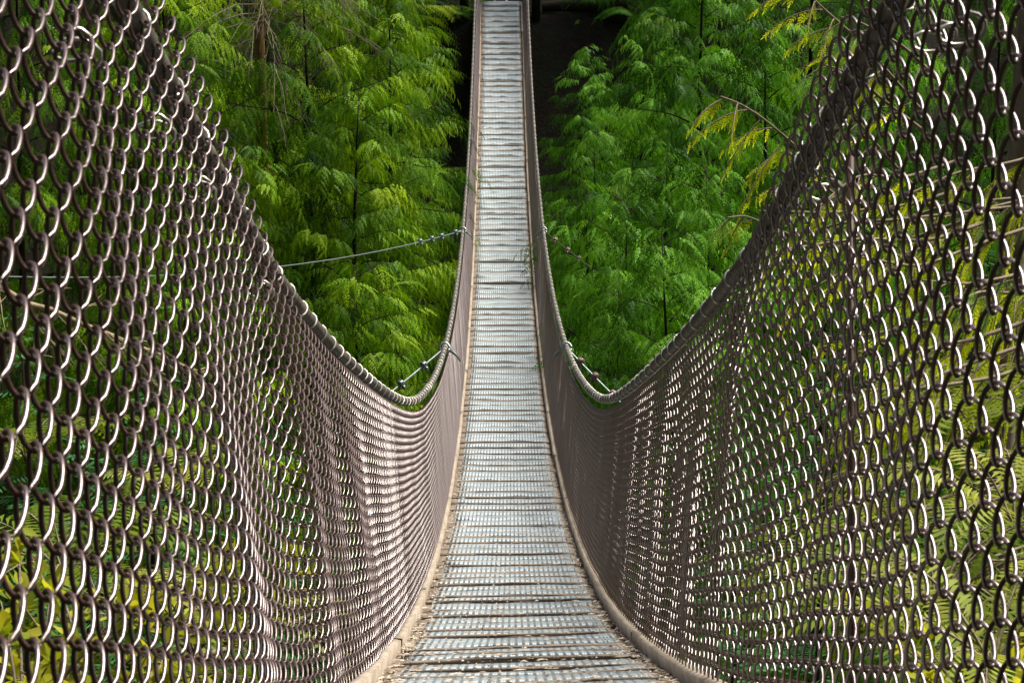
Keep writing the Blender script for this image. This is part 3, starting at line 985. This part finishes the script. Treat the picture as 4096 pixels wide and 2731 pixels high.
def make_shrub(seed):
    rg = np.random.default_rng(seed)
    root = empty('leafy_shrub')
    mb, st = MB(), MB()
    for k in range(14):
        az = rg.uniform(0, 6.28)
        d = nrm(np.array([math.cos(az) * 0.6, math.sin(az) * 0.6, rg.uniform(0.5, 1.0)]))
        l = rg.uniform(0.5, 1.0)
        t = np.linspace(0, 1, 8)
        P = d * (l * t)[:, None] + np.array([0, 0, -0.25 * l]) * (t ** 2)[:, None]
        st.tube(P, np.linspace(0.007, 0.002, 8), 4)
        for q in range(16):
            u = rg.uniform(0.25, 1.0)
            p = np.array([np.interp(u, t, P[:, c]) for c in range(3)])
            a = nrm(d * 0.4 + rg.normal(0, 0.6, 3))
            b = nrm(np.cross(a, nrm(np.array([0, 0, 1.0]) + rg.normal(0, 0.4, 3))))
            n_ = np.cross(b, a)
            L, w = rg.uniform(0.05, 0.10), rg.uniform(0.014, 0.026)
            V = [p, p + a * L * .3 + b * w * .8, p + a * L * .6 + b * w * .8 - n_ * .004, p + a * L - n_ * .012, p + a * L * .6 - b * w * .8 - n_ * .004, p + a * L * .3 - b * w * .8]
            mb.add(V, [(0, 1, 2, 3), (0, 3, 4, 5)], rg.random())
    mb.build('leaves', M['shrub_leaf'], root, tint=True)
    st.build('stem', M['twig'], root)
    return root
shrub0 = make_shrub(9)
for i, (x, y, D, sc, lab) in enumerate([(230, 1500, 4.2, 0.85, 'yellow leafy shrub in the bottom left corner behind the mesh'),
                                        (440, 1330, 5.6, 0.8, 'narrow-leaved yellow shrub behind the left fence, above the corner one'),
                                        (40, 1440, 3.9, 0.75, 'yellow-green shrub against the left border of the picture behind the mesh'),
                                        (2310, 1560, 4.2, 0.75, 'yellow-green shrub under the ferns in the bottom right corner')]):
    o = shrub0 if i == 0 else copy_tree(shrub0)
    o.location = at2(x, y, D) - np.array([0, 0, 0.25]); o.rotation_euler = (0, 0, i * 2.1); o.scale = (sc,) * 3
    tag(o, lab, 'shrub', 'yellow shrubs beside the bridge')

def make_sapling(seed, H):
    rg = np.random.default_rng(seed)
    root = empty('hemlock_sapling')
    mb, st = MB(), MB()
    st.tube([(0, 0, 0), (0.02, 0, H * .5), (0, 0.02, H)], [0.03, 0.018, 0.004], 6)
    for h in np.arange(0.12 * H, H, 0.075):
        q = h / H
        L = 0.95 * (1 - q) ** 0.7 * rg.uniform(0.6, 1.15) + 0.08
        az = rg.uniform(0, 6.28)
        t = np.linspace(0, 1, max(5, int(L / 0.03)))
        P = np.array([0, 0, h]) + np.stack([np.cos(az) * L * t, np.sin(az) * L * t, L * (0.15 * t - 0.35 * t ** 2)], -1)
        st.tube(P[::4] if len(P) > 8 else P, 0.004, 3, cap=False)
        sdv = np.array([-math.sin(az), math.cos(az), 0]); out = np.array([math.cos(az), math.sin(az), 0])
        for sg in (-1, 1):
            ln = 0.16 * (1 - 0.6 * t) * rg.uniform(0.6, 1.1, len(t))
            tip = P + (sdv * sg * 0.85 + out * 0.5 + np.array([0, 0, -0.12])) * ln[:, None]
            V = np.stack([P - out * 0.006, (P + tip) / 2 - out * 0.011, tip, (P + tip) / 2 + out * 0.011], 1).reshape(-1, 3)
            mb.add(V, np.arange(len(V)).reshape(-1, 4), np.repeat(np.clip(0.5 + rg.normal(0, .22, len(t)), 0, 1), 4))
    mb.build('crown', M['needle'], root, tint=True)
    st.build('trunk', M['bark'], root)
    return root
sap0 = make_sapling(17, 3.0)
for i, (x, y, D, sc, lab) in enumerate([(330, 900, 11.0, 1.0, 'green hemlock sapling behind the middle of the left fence'),
                                        (60, 870, 9.5, 0.9, 'green hemlock sapling at the extreme left behind the mesh'),
                                        (640, 1020, 12.5, 0.9, 'hemlock sapling behind the left fence where it nears the dip'),
                                        (190, 1150, 8.0, 0.7, 'small hemlock sapling low behind the left mesh above the yellow shrubs'),
                                        (700, 1260, 10.0, 0.8, 'hemlock sapling low beside the boards behind the left fence'),
                                        (1700, 1050, 12.5, 1.0, 'hemlock sapling behind the right fence where it nears the dip'),
                                        (1900, 960, 11.0, 1.0, 'hemlock sapling behind the middle of the right fence'),
                                        (2250, 700, 10.5, 1.1, 'hemlock sapling behind the upper right mesh'),
                                        (1650, 1330, 9.5, 0.8, 'hemlock sapling low beside the right edge board behind the mesh')]):
    o = sap0 if i == 0 else copy_tree(sap0)
    P = at2(x, y, D)
    o.location = P - np.array([0, 0, 2.6 * sc]); o.rotation_euler = (0, 0, i * 1.7); o.scale = (sc,) * 3
    tag(o, lab, 'sapling', 'hemlock saplings in the gorge')

# ground cover on the near banks
mb = MB()
rg = np.random.default_rng(77)
n = 5200
x = np.sign(rg.random(n) - 0.5) * rg.uniform(0.9, 9, n)
y = rg.uniform(1.5, 34, n)
z = ground_z(x, y) + rg.uniform(0, 0.25, n)
Dr = np.stack([rg.normal(0, 1, n), rg.normal(0, 1, n) - 0.3, rg.uniform(-0.1, 0.9, n)], -1)
Nr = np.stack([rg.normal(0, .5, n), rg.normal(-0.3, .5, n), np.ones(n)], -1)
add_sprays(mb, np.stack([x, y, z], -1), Dr, Nr, rg.uniform(0.2, 0.55, n), rg.random(n), SPRAY)
tag(mb.build('ground_cover', M['needle'], None, tint=True), 'low green growth carpeting the banks of the gorge', 'undergrowth', kind='stuff')

# ------------------------------------------------------------------ far landing: floor, posts, log wall, person
E = CEN[-1]
land = MB()
for k in range(7):
    land.box(E + np.array([0.0, 0.12 + 0.24 * k, -0.03]), [1, 0, 0], [0, 1, 0], [0, 0, 1], 0.60, 0.115, 0.03)
tag(land.build('landing', M['timber'], None), 'dark timber landing at the far end of the bridge', 'platform')
gate = empty('timber_gateway', E)
tag(gate, 'dark timber posts holding the cables at the far end of the bridge', 'gateway')
for sx in (-0.86, 0.80):
    mb = MB().box(E + np.array([sx, 0.45, 1.0]), [1, 0, 0], [0, 1, 0], [0, 0, 1], 0.10, 0.10, 1.75)
    o = mb.build('post', M['timber'], gate, loc=E); o.location = (0, 0, 0)
mb = MB().box(E + np.array([-0.03, 0.45, 2.87]), [1, 0, 0], [0, 1, 0], [0, 0, 1], 1.15, 0.11, 0.115)
o = mb.build('crossbeam', M['timber'], gate, loc=E); o.location = (0, 0, 0)
wall = empty('log_wall', E + np.array([1.9, 0.9, -0.6]))
tag(wall, 'dark stacked-log retaining wall right of the far landing', 'wall')
WB = E + np.array([1.9, 0.9, -0.6])
for k in range(4):
    t = np.linspace(-1, 1, 6)
    P = np.stack([E[0] + 1.95 + 1.0 * t, E[1] + 0.9 + 0.02 * t, E[2] - 0.85 + 0.27 * k + 0.01 * np.sin(3 * t + k)], -1)
    o = MB().tube(P, 0.13, 9).build('log', M['timber'], wall, smooth=True, loc=WB); o.location = (0, 0, 0)

def make_person(loc):
    root = empty('person', loc)
    tag(root, 'person standing on the far landing, only white shoes showing at the top of the picture', 'person')
    def skin(name, verts, edges, radii, mat, sub=2):
        me = bpy.data.meshes.new(name)
        me.from_pydata(verts, edges, [])
        o = bpy.data.objects.new(name, me)
        COL.objects.link(o)
        o.modifiers.new('skin', 'SKIN').use_smooth_shade = True
        sv = me.skin_vertices[0].data
        for i, r in enumerate(radii):
            sv[i].radius = (r, r) if not isinstance(r, tuple) else r
        sv[0].use_root = True
        q = o.modifiers.new('sub', 'SUBSURF'); q.levels = sub; q.render_levels = sub
        me.materials.append(mat)
        o.parent = root
        return o
    V = [(0, 0, .95), (0, 0, 1.10), (0, 0, 1.30), (0, .01, 1.44), (0, 0, 1.53), (0, -.01, 1.62), (0, -.01, 1.74)]
    Ed = [(0, 1), (1, 2), (2, 3), (3, 4), (4, 5), (5, 6)]
    R = [(.15, .11), (.14, .10), (.16, .11), (.12, .09), .055, (.078, .095), (.075, .09)]
    for sx in (-1, 1):
        b = len(V)
        V += [(sx * .10, 0, .86), (sx * .12, -.01, .50), (sx * .135, .02, .09), (sx * .19, 0, 1.42), (sx * .23, .01, 1.14), (sx * .24, -.06, .88), (sx * .24, -.08, .79)]
        Ed += [(0, b), (b, b + 1), (b + 1, b + 2), (3, b + 3), (b + 3, b + 4), (b + 4, b + 5), (b + 5, b + 6)]
        R += [.088, .058, .042, .055, .043, .030, (.022, .035)]
        for f_ in range(4):
            c = len(V)
            yy = -.105 + .022 * f_
            V += [(sx * .238, yy, .745), (sx * .230, yy - .004, .705 - .006 * (f_ in (1, 2)))]
            Ed += [(b + 6, c), (c, c + 1)]; R += [.0095, .008]
        c = len(V)
        V += [(sx * .222, -.115, .775), (sx * .212, -.13, .745)]
        Ed += [(b + 6, c), (c, c + 1)]; R += [.011, .009]
    skm = Mat('skin'); skm.base((0.45, 0.27, 0.19)); skm.set(rough=0.55)
    drk = Mat('dark_cloth'); drk.base((0.03, 0.033, 0.045)); drk.set(rough=0.9)
    sho = Mat('white_shoe'); sho.base((0.72, 0.76, 0.80)); sho.set(rough=0.6)
    skin('body', V, Ed, R, skm.m)
    skin('jacket', [(0, 0, .93), (0, 0, 1.12), (0, 0, 1.31), (0, .01, 1.43)] + [q for sx in (-1, 1) for q in ((sx * .19, 0, 1.41), (sx * .23, .01, 1.14), (sx * .24, -.05, .92))],
         [(0, 1), (1, 2), (2, 3), (3, 4), (4, 5), (5, 6), (3, 7), (7, 8), (8, 9)],
         [(.17, .125), (.158, .118), (.178, .128), (.12, .095), .066, .055, .044, .066, .055, .044], drk.m)
    skin('trousers', [(0, 0, .95)] + [q for sx in (-1, 1) for q in ((sx * .10, 0, .84), (sx * .12, -.01, .50), (sx * .135, .02, .12))],
         [(0, 1), (1, 2), (2, 3), (0, 4), (4, 5), (5, 6)], [(.165, .12), .10, .075, .062, .10, .075, .062], drk.m)
    hair = Mat('hair'); hair.base((0.03, 0.02, 0.015)); hair.set(rough=0.6)
    skin('hair', [(0, .02, 1.70), (0, .015, 1.78)], [(0, 1)], [(.085, .095), (.07, .08)], hair.m)
    for sx in (-1, 1):
        skin('shoe', [(sx * .135, .06, .05), (sx * .137, -.04, .05), (sx * .14, -.16, .035), (sx * .14, -.20, .03)], [(0, 1), (1, 2), (2, 3)],
             [(.045, .05), (.045, .05), (.046, .035), (.03, .026)], sho.m)
    fm = MB()
    for sx in (-1, 1):
        fm.box(np.array([sx * .030, -.094, 1.695]), [1, 0, 0], [0, 1, 0], [0, 0, 1], .012, .006, .005)
    fm.build('eyes', hair.m, root)
    fm = MB().tube([(0, -.088, 1.69), (0, -.115, 1.655), (0, -.098, 1.648)], [.008, .014, .010], 6)
    fm.build('nose', skm.m, root, smooth=True)
    lip = Mat('lip'); lip.base((0.35, 0.12, 0.10))
    MB().tube([(-.024, -.090, 1.617), (0, -.099, 1.615), (.024, -.090, 1.617)], [.004, .007, .004], 6).build('mouth', lip.m, root, smooth=True)
    e_ = MB()
    for sx in (-1, 1):
        e_.tube([(sx * .078, 0, 1.70), (sx * .088, .008, 1.675), (sx * .078, 0, 1.645)], [.008, .013, .007], 6)
    e_.build('ears', skm.m, root, smooth=True)
    return root
make_person((E[0] - 0.02, E[1] + 0.62, E[2] + 0.0))
